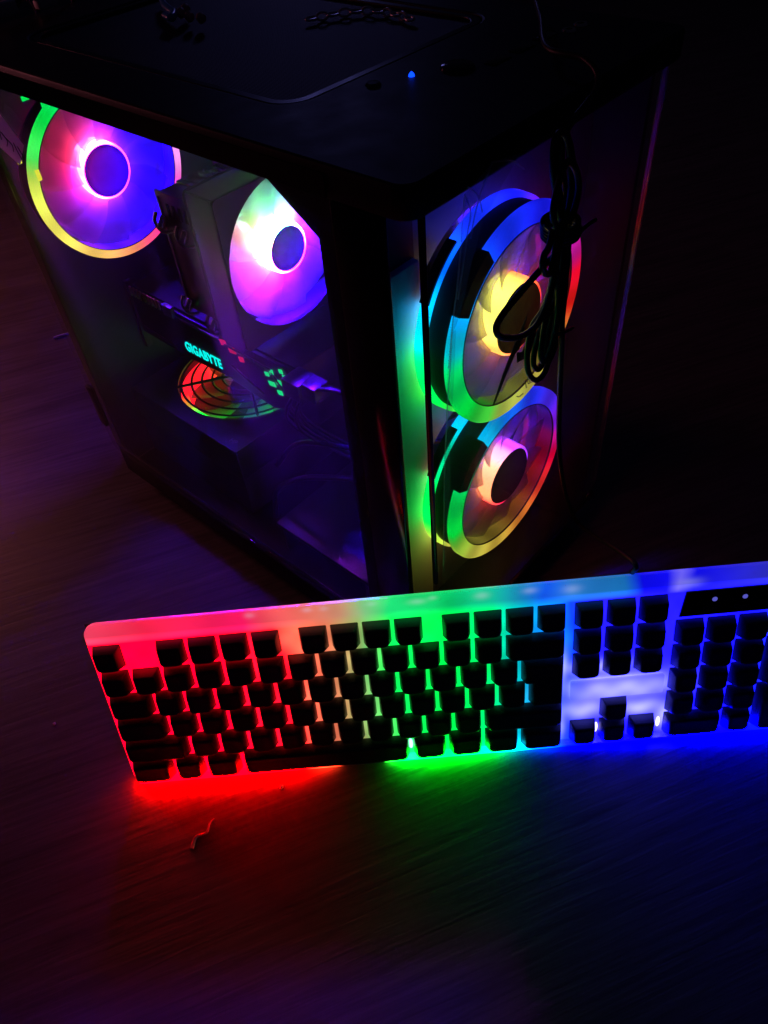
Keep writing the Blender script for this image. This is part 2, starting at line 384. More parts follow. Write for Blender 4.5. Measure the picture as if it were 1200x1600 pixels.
# top cover with the recessed dust filter
hole = rrect(31.5, 185, 84, 318, 16, 8)
flat('top_cover', [rrect(-4, W+3, -15, D+6, [6, 6, 9, 9], 8), hole], 14, M['black'], case, 'XY', H-7, 1.6)
# dust filter: fine woven mesh
k = N('filter_mesh'); tc = k.n('TexCoord'); ck = k.n('TexWave'); ck.wave_type = 'BANDS'; ck.inputs['Scale'].default_value = 240
ck2 = k.n('TexWave'); ck2.bands_direction = 'Y'; ck2.inputs['Scale'].default_value = 240
k.l(tc.outputs['Object'], ck.inputs[0]); k.l(tc.outputs['Object'], ck2.inputs[0])
hh = k.math('ADD', ck.outputs['Fac'], ck2.outputs['Fac'])
p = k.n('BsdfPrincipled'); p.inputs['Base Color'].default_value = (.02, .02, .022, 1); p.inputs['Roughness'].default_value = .5
b = k.n('Bump'); b.inputs['Strength'].default_value = .5; b.inputs['Distance'].default_value = .0003; k.l(hh, b.inputs['Height']); k.l(b.outputs[0], p.inputs['Normal'])
k.l(p.outputs[0], k.out.inputs[0]); M['mesh'] = k.m
flat('dust_filter', [rrect(31.9, 184.6, 84.4, 317.6, 16, 8)], 1.2, M['mesh'], case, 'XY', H-3)
flat('filter_frame', [rrect(32.2, 184.3, 84.7, 317.3, 15.6, 8), rrect(37, 179.5, 89.5, 312.5, 12, 8)], 1.6, M['plastic'], case, 'XY', H-1.4, .5)
# front button strip on the cover
pl = lathe('power_light', [(0, -2.2), (.8, -1.5), (1.3, -.9), (1.5, 0), (0, 0)], emit('blue_power_led', (8, 60, 255), 2.6), case)
pl.rotation_euler = (-PI/2, 0, 0); pl.location = Vector((89.5, 61.7, H))*S
# flip so that the dome points up
pl.rotation_euler = (-PI/2, 0, 0)
b_ = lathe('power_button', [(0, -1.6), (7, -1.6), (8, -1), (8.4, 0)], M['gloss'], case, n=48); b_.rotation_euler = (-PI/2, 0, 0); b_.location = Vector((109, 50, H))*S
b_ = lathe('reset_button', [(0, -1.2), (3, -1.2), (3.8, 0)], M['gloss'], case, n=32); b_.rotation_euler = (-PI/2, 0, 0); b_.location = Vector((72, 70, H))*S
for x in (126, 146, 166):
    box('usb_port', x-7, x+7, 36, 42, H-.3, H+.5, M['gloss'], case, .2)
for x in (180, 191):
    o = lathe('audio_jack', [(1.8, -.2), (1.8, -.9), (3.2, -.9), (3.6, 0)], M['nickel'], case, n=24); o.rotation_euler = (-PI/2, 0, 0); o.location = Vector((x, 34, H))*S

# side glass with black printed border
sg = flat('side_glass', [rrect(27.5, 352.5, 44, 361, [2, 3, 2, 9], 6)], 3.4, M['side_glass'], case, 'YZ', -2.3, .3)
win = [(343, 338), (333, 348), (68, 348), (40, 329), (40, 52), (44, 48), (339, 48), (343, 52)]
flat('glass_border', [rrect(28, 352, 44.5, 349, [2, 2, 2, 2], 5), win], .5, M['gloss'], sg, 'YZ', -.25)
flat('glass_border', [rrect(28, 352, 350.6, 360.6, [2, 2, 1, 1], 5)], .4, M['gloss'], sg, 'YZ', -4.4)
poly('sticker', [(-4.6, 309, 337), (-4.6, 302, 335), (-4.6, 286, 320), (-4.6, 302.5, 305), (-4.6, 330, 315)], .25, (-1, 0, 0), frosted('label_paper', (.8, .74, .8), 0.0), sg)
random.seed(9)
for i in range(7):
    y = 322-i*4.6; z = 326-i*2.2
    q = [(-5, y+random.uniform(-1, 1), z+random.uniform(-1, 1)+dz) for dz in (4, 0, -4)]
    q = [(a, b+random.uniform(-2.4, 2.4), c) for a, b, c in q]
    tube('scribble', q, .28, M['plastic'], sg, 5, 4)
# fine cracks on the glass
# front glass
fg = flat('front_glass', [rrect(7.6, 198, 40, 357, [2, 14, 2, 2], 6)], 3.4, M['front_glass'], case, 'XZ', -12, .3)
M['edging'] = pbsdf('black_edging', (.012, .008, .010), .22)
box('glass_edging', 5.6, 7.5, -13.2, -10.5, 124, 350, M['edging'], fg, .3)
k = N('clear_glass_edge'); a1_ = k.n('BsdfTranslucent'); a1_.inputs[0].default_value = (.8, .8, .85, 1); a2_ = k.n('BsdfGlossy'); a2_.inputs['Roughness'].default_value = .15
mm = k.n('MixShader'); mm.inputs[0].default_value = .4; k.l(a1_.outputs[0], mm.inputs[1]); k.l(a2_.outputs[0], mm.inputs[2])
tt = k.n('BsdfTransparent'); m4 = k.n('MixShader'); m4.inputs[0].default_value = .3; k.l(tt.outputs[0], m4.inputs[1]); k.l(mm.outputs[0], m4.inputs[2]); k.l(m4.outputs[0], k.out.inputs[0]); M['gedge'] = k.m
box('glass_edge', 198.2, 199.6, -13.6, -10.4, 60, 352, M['gedge'], fg, .3)
for x in (16, 190):
    for z in (52,):
        o = lathe('standoff', [(0, -16), (4, -16), (4.6, -15.4), (4.6, -14.2), (3.5, -14.1)], M['gloss'], fg, (x, 0, z), 24)
# protective film still on the front glass, with crinkles
film = [(27.4, 329.4), (29, 350), (47, 356.5), (196, 356.5), (196, 60), (10, 60), (9, 130), (12.5, 200), (16.2, 264.6), (21.5, 300)]
fm = flat('protective_film', [film], .25, M['film'], case, 'XZ', -15.0)
random.seed(3)
def film_pt(x, z, l=0): return (x, -15.3-l, z)
flat('crinkled_corner', [[(19, 290), (22, 303), (27, 331), (29, 350), (47, 356), (66, 353), (52, 343), (40, 333), (33, 318), (28, 304), (24, 296)]], .2, M['crinkle'], fm, 'XZ', -15.6)
flat('crinkled_edge', [[(9.5, 130), (12.5, 200), (16, 262), (20, 292), (22.5, 292), (20.5, 262), (17.5, 230), (17, 200), (14, 160)]], .2, M['crinkle'], fm, 'XZ', -15.6)
cr_lines = [[(27, 330), (25.5, 322), (24, 312), (21.8, 302), (19.5, 288), (17.5, 274)],
            [(29, 350), (33, 341), (31, 333), (28.5, 322), (24.5, 306)],
            [(47, 356), (40, 347), (36, 339), (33, 330)], [(31, 352), (38, 346), (41, 338)],
            [(20, 292), (19.4, 284), (18.4, 272), (17, 262), (15, 240), (13, 214), (11.5, 180), (10, 140)],
            [(47, 356), (60, 352), (70, 345)], [(29, 349), (27.5, 340), (27, 331)]]
for c in cr_lines:
    tube('crease', [film_pt(x, z) for x, z in c], .38, M['crease'], fm, 5, 5)
# printed emblem on the front glass
M['print'] = pbsdf('black_print', (.006, .005, .006), .4)
em = poly('emblem', [(55.2, -14.0, 227.2), (64.0, -14.0, 243.5), (72.5, -14.0, 256.0), (83, -14.0, 268), (80, -14.0, 255), (77.5, -14.0, 250.5), (73.8, -14.0, 249.5), (66.5, -14.0, 240.5), (57.0, -14, 227.6)], .3, (0, -1, 0), M['print'], fg)
poly('emblem', [(75.0, -14.0, 249.6), (76.2, -14, 242.4), (87.4, -14.0, 240.2), (95.5, -14, 249), (88.5, -14.0, 258.8), (80.5, -14.0, 246.6)], .3, (0, -1, 0), M['print'], fg)
for a, b, c in (((84.8, 226), (86.3, 222.5), (87.2, 219.2)), ((88, 225), (88.6, 221.5), (90.2, 220.2)), ((90.6, 225.5), (90.0, 221.5), (92.6, 219.8)), ((78, 219.4), (80.2, 217.4), (84.5, 217.0))):
    tube('small_print', [(q[0], -14.1, q[1]) for q in (a, b, c)], .28, M['grey'], fg, 5, 3)

# front inner structure
box('fan_bracket', 0.2, 47, 25, 40, 21, 302, M['steel'], case, .6)
flat('fan_mount', [rrect(47.2, 206.6, 21, 338, 1), circle(96, 137, 55), circle(96, 254, 55)], 2, M['inner'], case, 'XZ', 30)
box('header_panel', 0.2, 46.8, 28, 30, 302.6, 349.4, M['matte'], case, .3)
box('front_floor', 3.2, 206.8, -8, 29, 30, 34, M['black'], case)
box('motherboard_tray', 178.5, 180.5, 32, 349, 21, 349, M['tray'], case)

# ------------------------------------------------------------------ fans
def blade_mesh(r0, r1, span, y0, y1, sweep, n=7, mseg=6):
    bm = bmesh.new(); g = []
    for i in range(n+1):
        r = r0+(r1-r0)*i/n; row = []
        for j in range(mseg+1):
            t = j/mseg; a = (t-.5)*span+sweep*(i/n)**1.5
            y = y0+(y1-y0)*t+1.5*math.sin(PI*t)
            row.append(bm.verts.new((r*math.cos(a)*S, y*S, r*math.sin(a)*S)))
        g.append(row)
    for i in range(n):
        for j in range(mseg): bm.faces.new((g[i][j], g[i][j+1], g[i+1][j+1], g[i+1][j]))
    r = bmesh.ops.solidify(bm, geom=bm.faces[:], thickness=.9*S)
    me = bpy.data.meshes.new('blade'); bm.to_mesh(me); bm.free()
    for p_ in me.polygons: p_.use_smooth = True
    return me
def fan(name, loc, R, rh, ringm, hubm, rear=True, nb=9, block=True, bladem='blade', capm='plastic', label=None, frame=60, phase=0., depth=25., r_in=None, wallm=None, hy=0, rearm=None):
    f = empty(name, loc, parent=case)
    if label: f['label'] = label
    ri = r_in or R-10
    hs = R+.6
    if ringm:
        lathe('light_ring', [(ri, 3.5), (ri, .6), (ri+1, 0), (R-1.2, 0), (R, 1), (R, 4.5), (ri, 4.5)], ringm, f, closed=True)
        lathe('ring_lip', [(ri-.5, 1.2), (ri-.5, .2), (ri-.05, .2), (ri-.05, 1.2)], M['plastic'], f, closed=True)
    if rear and ringm:
        lathe('rear_light_ring', [(ri, 20), (R-2.6, 20), (R-2.6, 17.6), (R, 17.6), (R+.3, 23.5), (ri, 23.5)], rearm or ringm, f, closed=True)
    # housing: dark tube between the rings
    lathe('housing', [(ri+.6, 6), (R-2.8, 6), (R-2.8, depth-5.5), (ri+.6, depth-5.2)], M['matte'], f, closed=True)
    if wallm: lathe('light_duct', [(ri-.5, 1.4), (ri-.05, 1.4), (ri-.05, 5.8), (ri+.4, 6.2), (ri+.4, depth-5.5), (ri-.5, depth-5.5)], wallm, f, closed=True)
    if block:
        for d0, d1 in ((121, 152),):
            for ya, yb in ((-.6, 5.5), (18.5, 24)):
                lathe('corner_block', [(R-7.5, ya), (R+1.2, ya), (R+1.2, yb), (R-7.5, yb)], M['black'], f, n=10, closed=True, a0=math.radians(d0), a1=math.radians(d1))
        lathe('ring_slot', [(R-5, 18.1), (R-2, 18.1), (R-2, 18.5), (R-5, 18.5)], ringm, f, n=6, closed=True, a0=math.radians(143.5), a1=math.radians(148))
    # hub
    lathe('hub_cap', [(0, -.6), (rh*.55, -.5), (rh*.6, -.2), (rh-1.2, 0), (rh-.4, .9), (rh-.4, 3)], M[capm], f, n=64)
    lathe('hub_light', [(rh-.3, 1.2), (rh+.9, 1.2), (rh+1.3, 2.4), (rh+1.6, depth-9), (rh-.3, depth-9)], hubm, f, n=72, closed=True)
    lathe('motor', [(0, depth-6), (rh, depth-6), (rh, depth-2), (0, depth-2)], M['plastic'], f, n=48, closed=False)
    bmh = blade_mesh(rh+1.2, ri-1.6, 2*PI/nb*1.85, 13, 6, math.radians(-16)); bmh.materials.append(M[bladem])
    for i in range(nb):
        obj('blade', bmh, None, f, (0, 0, 0), (0, phase-2*PI*i/nb, 0))
    if hy:
        for ch in f.children:
            if ch.name.split('.')[0] in ('hub_cap', 'hub_light', 'motor'): ch.location.y = hy*S
            if ch.name.split('.')[0] == 'blade': ch.location.y = hy*.4*S
    for i in range(4):
        a = PI/4+i*PI/2
        bm = bmesh.new(); bm_box(bm, rh-1, ri, -2.2, 2.2, -1, 1); o = obj('strut', bm, M['plastic'], f)
        o.data.transform(Matrix.Translation((0, (depth-3)*S, 0))@Matrix.Rotation(a, 4, 'Y')@Matrix.Rotation(PI/2, 4, 'X'))
    return f
RU = [(73, (25, 30, 255)), (110, (20, 50, 255)), (133, (0, 95, 255)), (153, (0, 175, 255)), (168, (0, 205, 225)), (182, (0, 222, 100)), (215, (0, 225, 62)), (240, (70, 215, 60)), (258, (190, 205, 80)),
      (300, (205, 185, 75)), (325, (220, 130, 50)), (343, (255, 30, 25)), (2, (255, 10, 45)), (20, (225, 30, 170)), (40, (110, 20, 255))]
HU = [(135, (240, 235, 90)), (180, (235, 205, 85)), (215, (240, 160, 70)), (260, (255, 110, 60)), (300, (255, 60, 50)), (20, (255, 60, 40)), (70, (250, 120, 60)), (100, (245, 225, 90))]
RL = [(70, (30, 50, 255)), (95, (15, 110, 255)), (115, (0, 185, 240)), (135, (0, 205, 140)), (160, (0, 222, 80)), (185, (0, 225, 62)), (205, (160, 205, 60)), (230, (215, 205, 75)), (262, (225, 185, 65)),
      (290, (240, 130, 50)), (318, (255, 50, 45)), (340, (255, 0, 60)), (0, (220, 20, 150)), (12, (150, 30, 255)), (40, (80, 40, 255))]
HL = [(100, (255, 150, 190)), (135, (255, 165, 120)), (180, (250, 130, 80)), (225, (255, 60, 60)), (260, (255, 20, 80)), (300, (230, 40, 170)), (0, (160, 50, 255)), (50, (150, 50, 255)), (80, (190, 60, 255))]
RR = [(126, (0, 225, 70)), (150, (60, 225, 80)), (170, (215, 235, 80)), (200, (250, 240, 90)), (235, (255, 205, 100)), (262, (255, 160, 100)), (285, (255, 70, 120)), (303, (255, 20, 160)), (330, (255, 60, 200)), (349, (255, 150, 235)), (20, (220, 120, 255)), (70, (80, 120, 255)), (100, (0, 200, 120))]
HR0 = [(90, (255, 60, 160)), (135, (255, 60, 110)), (180, (255, 50, 140)), (225, (215, 70, 255)), (270, (120, 60, 255)), (315, (70, 40, 255)), (0, (60, 30, 255)), (45, (90, 40, 255))]
HR = [(90, (255, 60, 160)), (135, (255, 50, 90)), (170, (255, 30, 120)), (215, (215, 50, 330)), (260, (120, 30, 420)), (305, (70, 10, 520)), (0, (60, 10, 520)), (45, (90, 20, 460))]
HC = [(90, (50, 160, 85)), (120, (70, 160, 70)), (150, (165, 100, 85)), (180, (170, 40, 120)), (215, (200, 35, 330)), (250, (120, 12, 400)), (285, (70, 4, 440)), (330, (70, 4, 440)), (5, (140, 12, 460)), (40, (120, 60, 190))]
fu = fan('front_fan', (96, -2, 254), 60, 20, angle_light('ring_upper', RU, 1.15, 12), angle_light('hub_upper', HU, 3.6, 6, .15), wallm=angle_light('duct_upper', RU, .28, 12), rearm=angle_light('rear_upper', RU, 2.0, 12), label='upper front fan, ring blue at the top, green below, red at right', r_in=50, nb=11, phase=.2, capm='cap_front')
fl = fan('front_fan', (96, -2, 137), 60, 20, angle_light('ring_lower', RL, 1.15, 12), angle_light('hub_lower', HL, 3.8, 6, .15), wallm=angle_light('duct_lower', RL, .28, 12), rearm=angle_light('rear_lower', RL, 1.8, 12), label='lower front fan, ring cyan and green at left, yellow at the bottom', r_in=50, nb=11, phase=.5, capm='cap_front')
fr_ = fan('rear_fan', (65.6, 326, 269.5), 60, 18, angle_light('ring_rear', RR, 1.5, 10, .2), angle_light('hub_rear', HR, 85.0, 6, .2), rear=False, block=False, hy=5, capm='cap_rear', wallm=angle_light('duct_rear', HR, .8, 12), label='rear fan with green and yellow ring and violet glow round its hub', r_in=54, nb=11, phase=.1)
# light slots in the rear fan's frame
sl = emit('green_slot', (0, 230, 80), 1.3); sy = emit('yellow_slot', (235, 235, 60), 1.3)
for (x, z, m, w_, h_) in ((24, 331.3, sl, 5, 3), (34.6, 324.4, sl, 4, 3), (4.8, 302, sy, 3, 9), (13.5, 287, sy, 3, 7)):
    box('frame_light', x-w_/2, x+w_/2, 324.5, 325.5, z-h_/2, z+h_/2, m, case, .3)
# cooler fan: square smoky frame with open rotor
fc = fan('cooler_fan', (68, 146, 263), 47.5, 14, None, angle_light('hub_cooler', HC, 520.0, 6, .2), rear=False, block=False, bladem='blade_clear', capm='cap_cooler', label='small cooler fan with a dazzling white hub glow', r_in=46.5, nb=9, phase=.3)
for ch in list(fc.children):
    if ch.name.startswith('housing'): bpy.data.objects.remove(ch)
flat('frame', [rrect(20.5, 115.5, 215.5, 310.5, 3), circle(68, 263, 46.8)], 2.4, M['plastic'], fc, 'XZ', 0)
for o in fc.children:
    if o.name.startswith('frame'): o.location = (-68*S, 0, -263*S)
flat('frame', [rrect(20.5, 115.5, 215.5, 310.5, 3), circle(68, 263, 46.8)], 2.4, M['plastic'], fc, 'XZ', 23.6).location = (-68*S, 0, -263*S)
M['shell'] = frosted('smoky_side_shell', (.11, .11, .12), .04)
for x0, x1, z0, z1 in ((20.6, 21.8, 216, 310), (114.2, 115.4, 216, 310)):
    bx_ = box('side_wall', x0-68, x1-68, 1.3, 22.3, z0-263, z1-263, M['shell'], fc, .3)
for z0, z1 in ((215.6, 216.8), (309.2, 310.4)):
    box('end_wall', 22-68, 114-68, 1.3, 22.3, z0-263, z1-263, M['shell'], fc, .3)
M['fill_glow'] = emit('violet_fill_glow', (96, 6, 255), 75)  # violet fill glow, added out of view to brighten tray and motherboard
for z_ in (-34, -12, 10, 32): box('added_fill_light', 47.6, 48.4, 4, 18, z_-6, z_+6, M['fill_glow'], fc, .2)
# ------------------------------------------------------------------ heat sink
hs = empty('heat_sink', (0, 0, 0), parent=case)
box('end_cap', 26.5, 28, 172, 209, 223, 300, M['alu'], hs, .5)
fin = bpy.data.meshes.new('fin'); bm = bm_box(bmesh.new(), 28.2, 150, 172.5, 208.5, 0, .7); bm.to_mesh(fin); bm.free(); fin.materials.append(M['alu'])
for i in range(28): obj('fin', fin, None, hs, (0, 0, 224+i*2.72))
for (x, y) in ((60, 182), (60, 199), (90, 182), (90, 199), (120, 182), (120, 199)):
    tube('heat_pipe', [(x, y, 222), (x, y, 260), (x, y, 302.5)], 3, M['nickel'], hs, 14, 2)
box('cap_plate', 40, 64, 176, 205, 299.5, 301, M['nickel'], hs, .4); box('cap_plate', 74, 104, 176, 205, 299.5, 301, M['nickel'], hs, .4)
for i in range(5): box('cap_slot', 26.1, 26.6, 176+i*5.4, 178.6+i*5.4, 286, 294, M['gloss'], hs, .1)
box('cap_ridge', 25.7, 26.5, 174.5, 176, 226, 297, M['nickel'], hs, .3)
box('cap_ridge', 25.7, 26.5, 205.5, 207, 226, 297, M['nickel'], hs, .3)
for i in range(6): box('cap_slot', 44+i*10, 50+i*10, 180, 201, 301.1, 301.8, M['nickel'], hs, .2)
# wire clips and the ends that hook the fin stack
tube('wire_clip', [(27, 170, 296), (25.4, 170.5, 285), (25.2, 171, 262), (26, 172.5, 258), (25.2, 171, 254), (25, 171, 232), (27, 172, 224)], .8, M['nickel'], hs, 8, 6)
tube('wire_clip', [(25.6, 174.5, 292), (25.2, 173.5, 280), (25, 174, 262), (24.8, 173.8, 250), (25, 174, 230), (26, 175, 222)], .7, M['nickel'], hs, 8, 6)
for (y, z) in ((203, 283), (184, 279), (200, 229), (178, 222)):
    o = box('clip_end', -6, 6, -2, 2, -4.2, 4.2, M['nickel'], hs, 1.6, 3); o.location = Vector((23, y, z))*S; o.rotation_euler = (.5, .5, .9)
    tube('hook', [(22, y+3, z+6), (18.5, y+1, z+2), (19, y-4, z-3), (24, y-7, z-4)], 1.2, M['nickel'], hs, 8, 5)
box('cpu_block', 150, 177, 168, 212, 240, 284, M['nickel'], hs, 1)
# ------------------------------------------------------------------ motherboard
mb_ = box('motherboard', 176.4, 178.2, 105, 344, 100, 344, M['pcb'], case, .3)
box('heat_spreader', 160, 176, 300, 340, 215, 330, M['inner'], mb_, 2)
box('heat_spreader', 164, 176, 232, 290, 312, 330, M['inner'], mb_, 2)
for i in range(4):
    box('memory_slot', 168, 176, 120+i*8, 125+i*8, 205, 338, M['plastic'], mb_, .5)
for i in (0, 2):
    o = box('memory_stick', 142, 168, 121+i*8, 124+i*8, 207, 336, M['gloss'], mb_, .5)
for i in range(2): box('card_slot', 167, 176, 160, 250, 150-i*28, 157-i*28, M['plastic'], mb_, .5)
random.seed(12)
for i in range(60):
    y = random.uniform(112, 338); z = random.uniform(106, 338); s_ = random.uniform(1.2, 4)
    if 170 < y < 292 and 205 < z < 310: continue
    if random.random() < .5:
        box('component', 176-random.uniform(1.5, 5), 176.4, y-s_, y+s_, z-s_, z+s_, M[random.choice(['plastic', 'steel', 'pcb'])], mb_, .2)
    else:
        o = lathe('capacitor', [(0, -8), (2.4, -8), (2.8, -7.4), (2.8, 0)], M['alu'], mb_, n=14); o.rotation_euler = (0, 0, -PI/2); o.location = Vector((176.4, y, z))*S
# ------------------------------------------------------------------ graphics card
gp = empty('graphics_card', (0, 0, 0), parent=case); gp['label'] = 'graphics card with glowing cyan lettering on its edge'
box('backplate', 60, 175, 150, 344, 176.2, 178, M['black'], gp, .5)
sh = [(344, 176), (163, 176), (155, 170), (151, 158), (158, 140), (182, 130.4), (205, 133), (235, 137), (280, 133.5), (344, 136)]
flat('shroud', [sh], 3, M['plastic'], gp, 'YZ', 58.6, .8)
box('cooler_body', 60.4, 174, 156, 342, 140, 175.9, M['plastic'], gp, 1)
# shroud relief: raised ribs running along the edge
for (y0, z0, y1, z1) in ((340, 172, 296, 172), (290, 171, 232, 172), (226, 170, 176, 168), (224, 152, 190, 140), (340, 142, 296, 140), (176, 166, 160, 150)):
    tube('shroud_rib', [(56.8, y0, z0), (56.4, (y0+y1)/2, (z0+z1)/2), (56.8, y1, z1)], 1.1, M['plastic'], gp, 6, 3)
cy = emit('cyan_lettering', (0, 235, 220), 1.5)
Mt = Matrix.Translation(Vector((56.9, 283, 142))*S)@Matrix(((0, 0, -1, 0), (-1, 0, 0, 0), (0, 1, 0, 0), (0, 0, 0, 1)))
text('lettering', 'GIGABYTE', 12.2, cy, gp, Mt@Matrix.Rotation(math.radians(.6), 4, 'Z'), .25, .75, .35, 1.08)
gv = emit('green_vent_light', (0, 225, 110), 1.1); rv = emit('red_vent_light', (235, 30, 60), .75)
def vent(y, z, dy, dz, m):
    poly('vent_light', [(56.7, y, z), (56.7, y-dy, z+dz*.25), (56.7, y-dy*1.15, z-dz*.55), (56.7, y-dy*.2, z-dz*.8)], .5, (-1, 0, 0), m, gp)
for (y, z, dy, dz) in ((184, 163.5, 4.5, 4), (178, 167.8, 4, 5), (173, 161.5, 6, 5), (165.5, 158.8, 6, 4.5), (182, 156.5, 7.5, 4.5), (173.5, 151.8, 5.5, 4.5), (167, 172.8, 4, 4), (164, 169.3, 7, 5.5)):
    vent(y, z, dy, dz, gv)
for (y, z, dy, dz) in ((231, 172.5, 7, 5.5), (222.5, 169.5, 8, 6), (212, 164.8, 5.5, 5)):
    vent(y, z, dy, dz, rv)
# bracket end at the rear with a row of light contacts
box('bracket', 56, 62, 345, 348.5, 120, 182, M['black'], gp, .4)
for i in range(9): box('contact', 54.8, 56.4, 338-i*4.6, 340.2-i*4.6, 172.4, 180.4, M['copper'], gp, .2)
box('rear_clip', 54, 58, 284, 296, 171, 180.5, M['alu'], gp, .8)
# power plug and its sleeved wires
plug = box('power_plug', 44, 62, 133, 150, 166, 180, M['plastic'], gp, 1.2)
box('power_plug', 46, 60, 119, 132.5, 170, 182, M['plastic'], gp, 1.2)
random.seed(6)
for i in range(8):
    y = 134+i*1.9; x = 46+(i % 4)*3.6
    tube('power_wire', [(x, y, 168), (x-3-i*.4, y+5, 156), (x-1, y+6+i*.5, 140), (x+10, y-8, 122), (x+30, y-34, 100)], 1.05, M['rubber'], gp, 7, 6)
for i in range(5):
    tube('power_wire', [(50+i*2.4, 121, 180-i), (50+i*2.4, 106, 186-i*2), (60+i*3, 88, 182-i*3), (95, 60, 168-i*4), (150, 48, 150)], 1.6, M['rubber'], gp, 8, 6)
# ------------------------------------------------------------------ power supply with lit fan under a wire grille
ps = empty('power_supply', (0, 0, 0), parent=case); ps['label'] = 'power supply box with a red and green lit fan under a wire grille'
flat('cover', [rrect(30, 180, 208, 349, 2), circle(105, 279, 61)], 1.6, M['psu'], ps, 'XY', 90.2, .3)
box('box', 30, 180, 208, 349, 21, 60, M['psu'], ps, .8)
for x0, x1, y0, y1 in ((30, 31.5, 208, 349), (178.5, 180, 208, 349), (31.6, 178.4, 208, 209.5), (31.6, 178.4, 347.5, 349)):
    box('side_panel', x0, x1, y0, y1, 60.2, 89.2, M['psu'], ps, .2)
PR = [(0, (10, 360, 80)), (45, (40, 400, 80)), (78, (200, 80, 30)), (100, (255, 25, 35)), (145, (255, 20, 30)), (165, (160, 140, 40)), (180, (10, 360, 80)), (250, (0, 370, 85)), (300, (0, 370, 85)), (335, (0, 370, 85))]
pf = empty('supply_fan', (105, 279, 88), (-PI/2, 0, 0), parent=ps)
lathe('light_ring', [(54, 5), (60.4, 5), (60.4, 24), (54, 24)], angle_light('supply_ring', PR, 2.6, 8, .2), pf, closed=True)
lathe('hub', [(0, 8), (18, 8), (20, 10), (20, 24)], M['plastic'], pf, n=48)
bl = blade_mesh(20, 53, 2*PI/7*.92, 20, 9, math.radians(-14)); bl.materials.append(frosted('supply_blade', (.6, .6, .6), .06))
for i in range(7): obj('blade', bl, None, pf, (0, 0, 0), (0, .3-2*PI*i/7, 0))
for r in (12, 22, 31, 40, 49, 58):
    bm = lathe_bm([(r-1.1, 0), (r, -1.1), (r+1.1, 0), (r, 1.1)], 64, True); o = smooth(obj('grille_ring', bm, M['black'], ps, (105, 279, 91.8), (-PI/2, 0, 0)))
for i in range(4):
    a = PI/4+i*PI/2+.2
    tube('grille_spoke', [(105+8*math.cos(a), 279+8*math.sin(a), 93), (105+30*math.cos(a), 279+30*math.sin(a), 93), (105+62*math.cos(a), 279+62*math.sin(a), 93)], 1.3, M['black'], ps, 8, 2)
text('lettering', 'HP', 6, M['grey'], ps, Matrix.Translation(Vector((36, 224, 91.1))*S)@Matrix.Rotation(-PI/2, 4, 'Z'), .1)
# drive tray at the front bottom
dt = box('drive_tray', 20, 130, 62, 162, 46, 50, M['plastic'], case, .8)
for y in (68, 156): box('tray_leg', 22, 128, y-1.5, y+1.5, 20.4, 45.8, M['inner'], case, .4)
tube('loose_cable', [(40, 190, 22), (34, 170, 70), (40, 140, 96), (70, 110, 90), (120, 90, 70)], 2.2, M['rubber'], case, 8, 6)
tube('loose_cable', [(60, 200, 60), (50, 150, 118), (66, 96, 130), (120, 60, 120)], 2.0, M['rubber'], case, 8, 6)

# ================================================================== KEYBOARD
U = 19.05
kb = empty('keyboard', (-149.38, 126.30, 110.9), (1.2837, 0, -0.7892))
tag(kb, 'black keyboard with rainbow backlight standing on its edge against the computer case', 'keyboard')
yB = -114.6
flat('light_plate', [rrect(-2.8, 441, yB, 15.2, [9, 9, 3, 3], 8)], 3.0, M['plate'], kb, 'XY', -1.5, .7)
bm = bmesh.new()
a = [(-1.5, 14, -3.2), (440, 14, -3.2), (440, -112.5, -3.2), (-1.5, -112.5, -3.2)]
b2 = [(0, 11, -6), (438, 11, -6), (438, -109, -11.5), (0, -109, -11.5)]
va = [bm.verts.new(Vector(v)*S) for v in a]; vb = [bm.verts.new(Vector(v)*S) for v in b2]
bm.faces.new(va); bm.faces.new(vb[::-1])
for i in range(4): bm.faces.new((va[i], va[(i+1) % 4], vb[(i+1) % 4], vb[i]))
bmesh.ops.recalc_face_normals(bm, faces=bm.faces)
obj('rear_shell', bm, M['plastic'], kb)
box('lower_light_strip', 2, 437, yB+.2, yB+1.3, .05, 5.5, M['under'], kb, 0)
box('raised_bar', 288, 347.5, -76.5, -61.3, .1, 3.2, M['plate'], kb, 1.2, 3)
ROWS = [0, -20, -39, -58, -77, -96]
cache = {}
def key_mesh(w, d, H_=8.4):
    if (w, d) in cache: return cache[(w, d)]
    bm = bmesh.new()
    def ring(ix, ib, if_, z, rf, rb):
        return [bm.verts.new(Vector((x, y, z))*S) for x, y in rrect(ix, w-ix, -d+if_, -ib, [rb, rb, rf, rf], 3)]
    L = [ring(0, 0, 0, .25, 1, .8), ring(.5, .35, .5, 2.2, 1.3, .9), ring(1.7, 1.2, 1.7, H_-1.1, 2.8, 1.3), ring(2.3, 1.7, 2.3, H_-.25, 3.2, 1.6), ring(3.2, 2.6, 3.2, H_, 2.8, 1.6), ring(5, 4.4, 5, H_-.35, 1.4, 1.2)]
    for A, B in zip(L, L[1:]):
        m = len(A)
        for i in range(m): bm.faces.new((A[i], A[(i+1) % m], B[(i+1) % m], B[i]))
    bm.faces.new(L[0][::-1]); bm.faces.new(L[-1])
    me = bpy.data.meshes.new('key'); bm.to_mesh(me); bm.free(); me.materials.append(M['keycap'])
    for p_ in me.polygons: p_.use_smooth = True
    me.set_sharp_from_angle(angle=math.radians(50))
    cache[(w, d)] = me; return me
G = 19.05-16.86
random.seed(2)
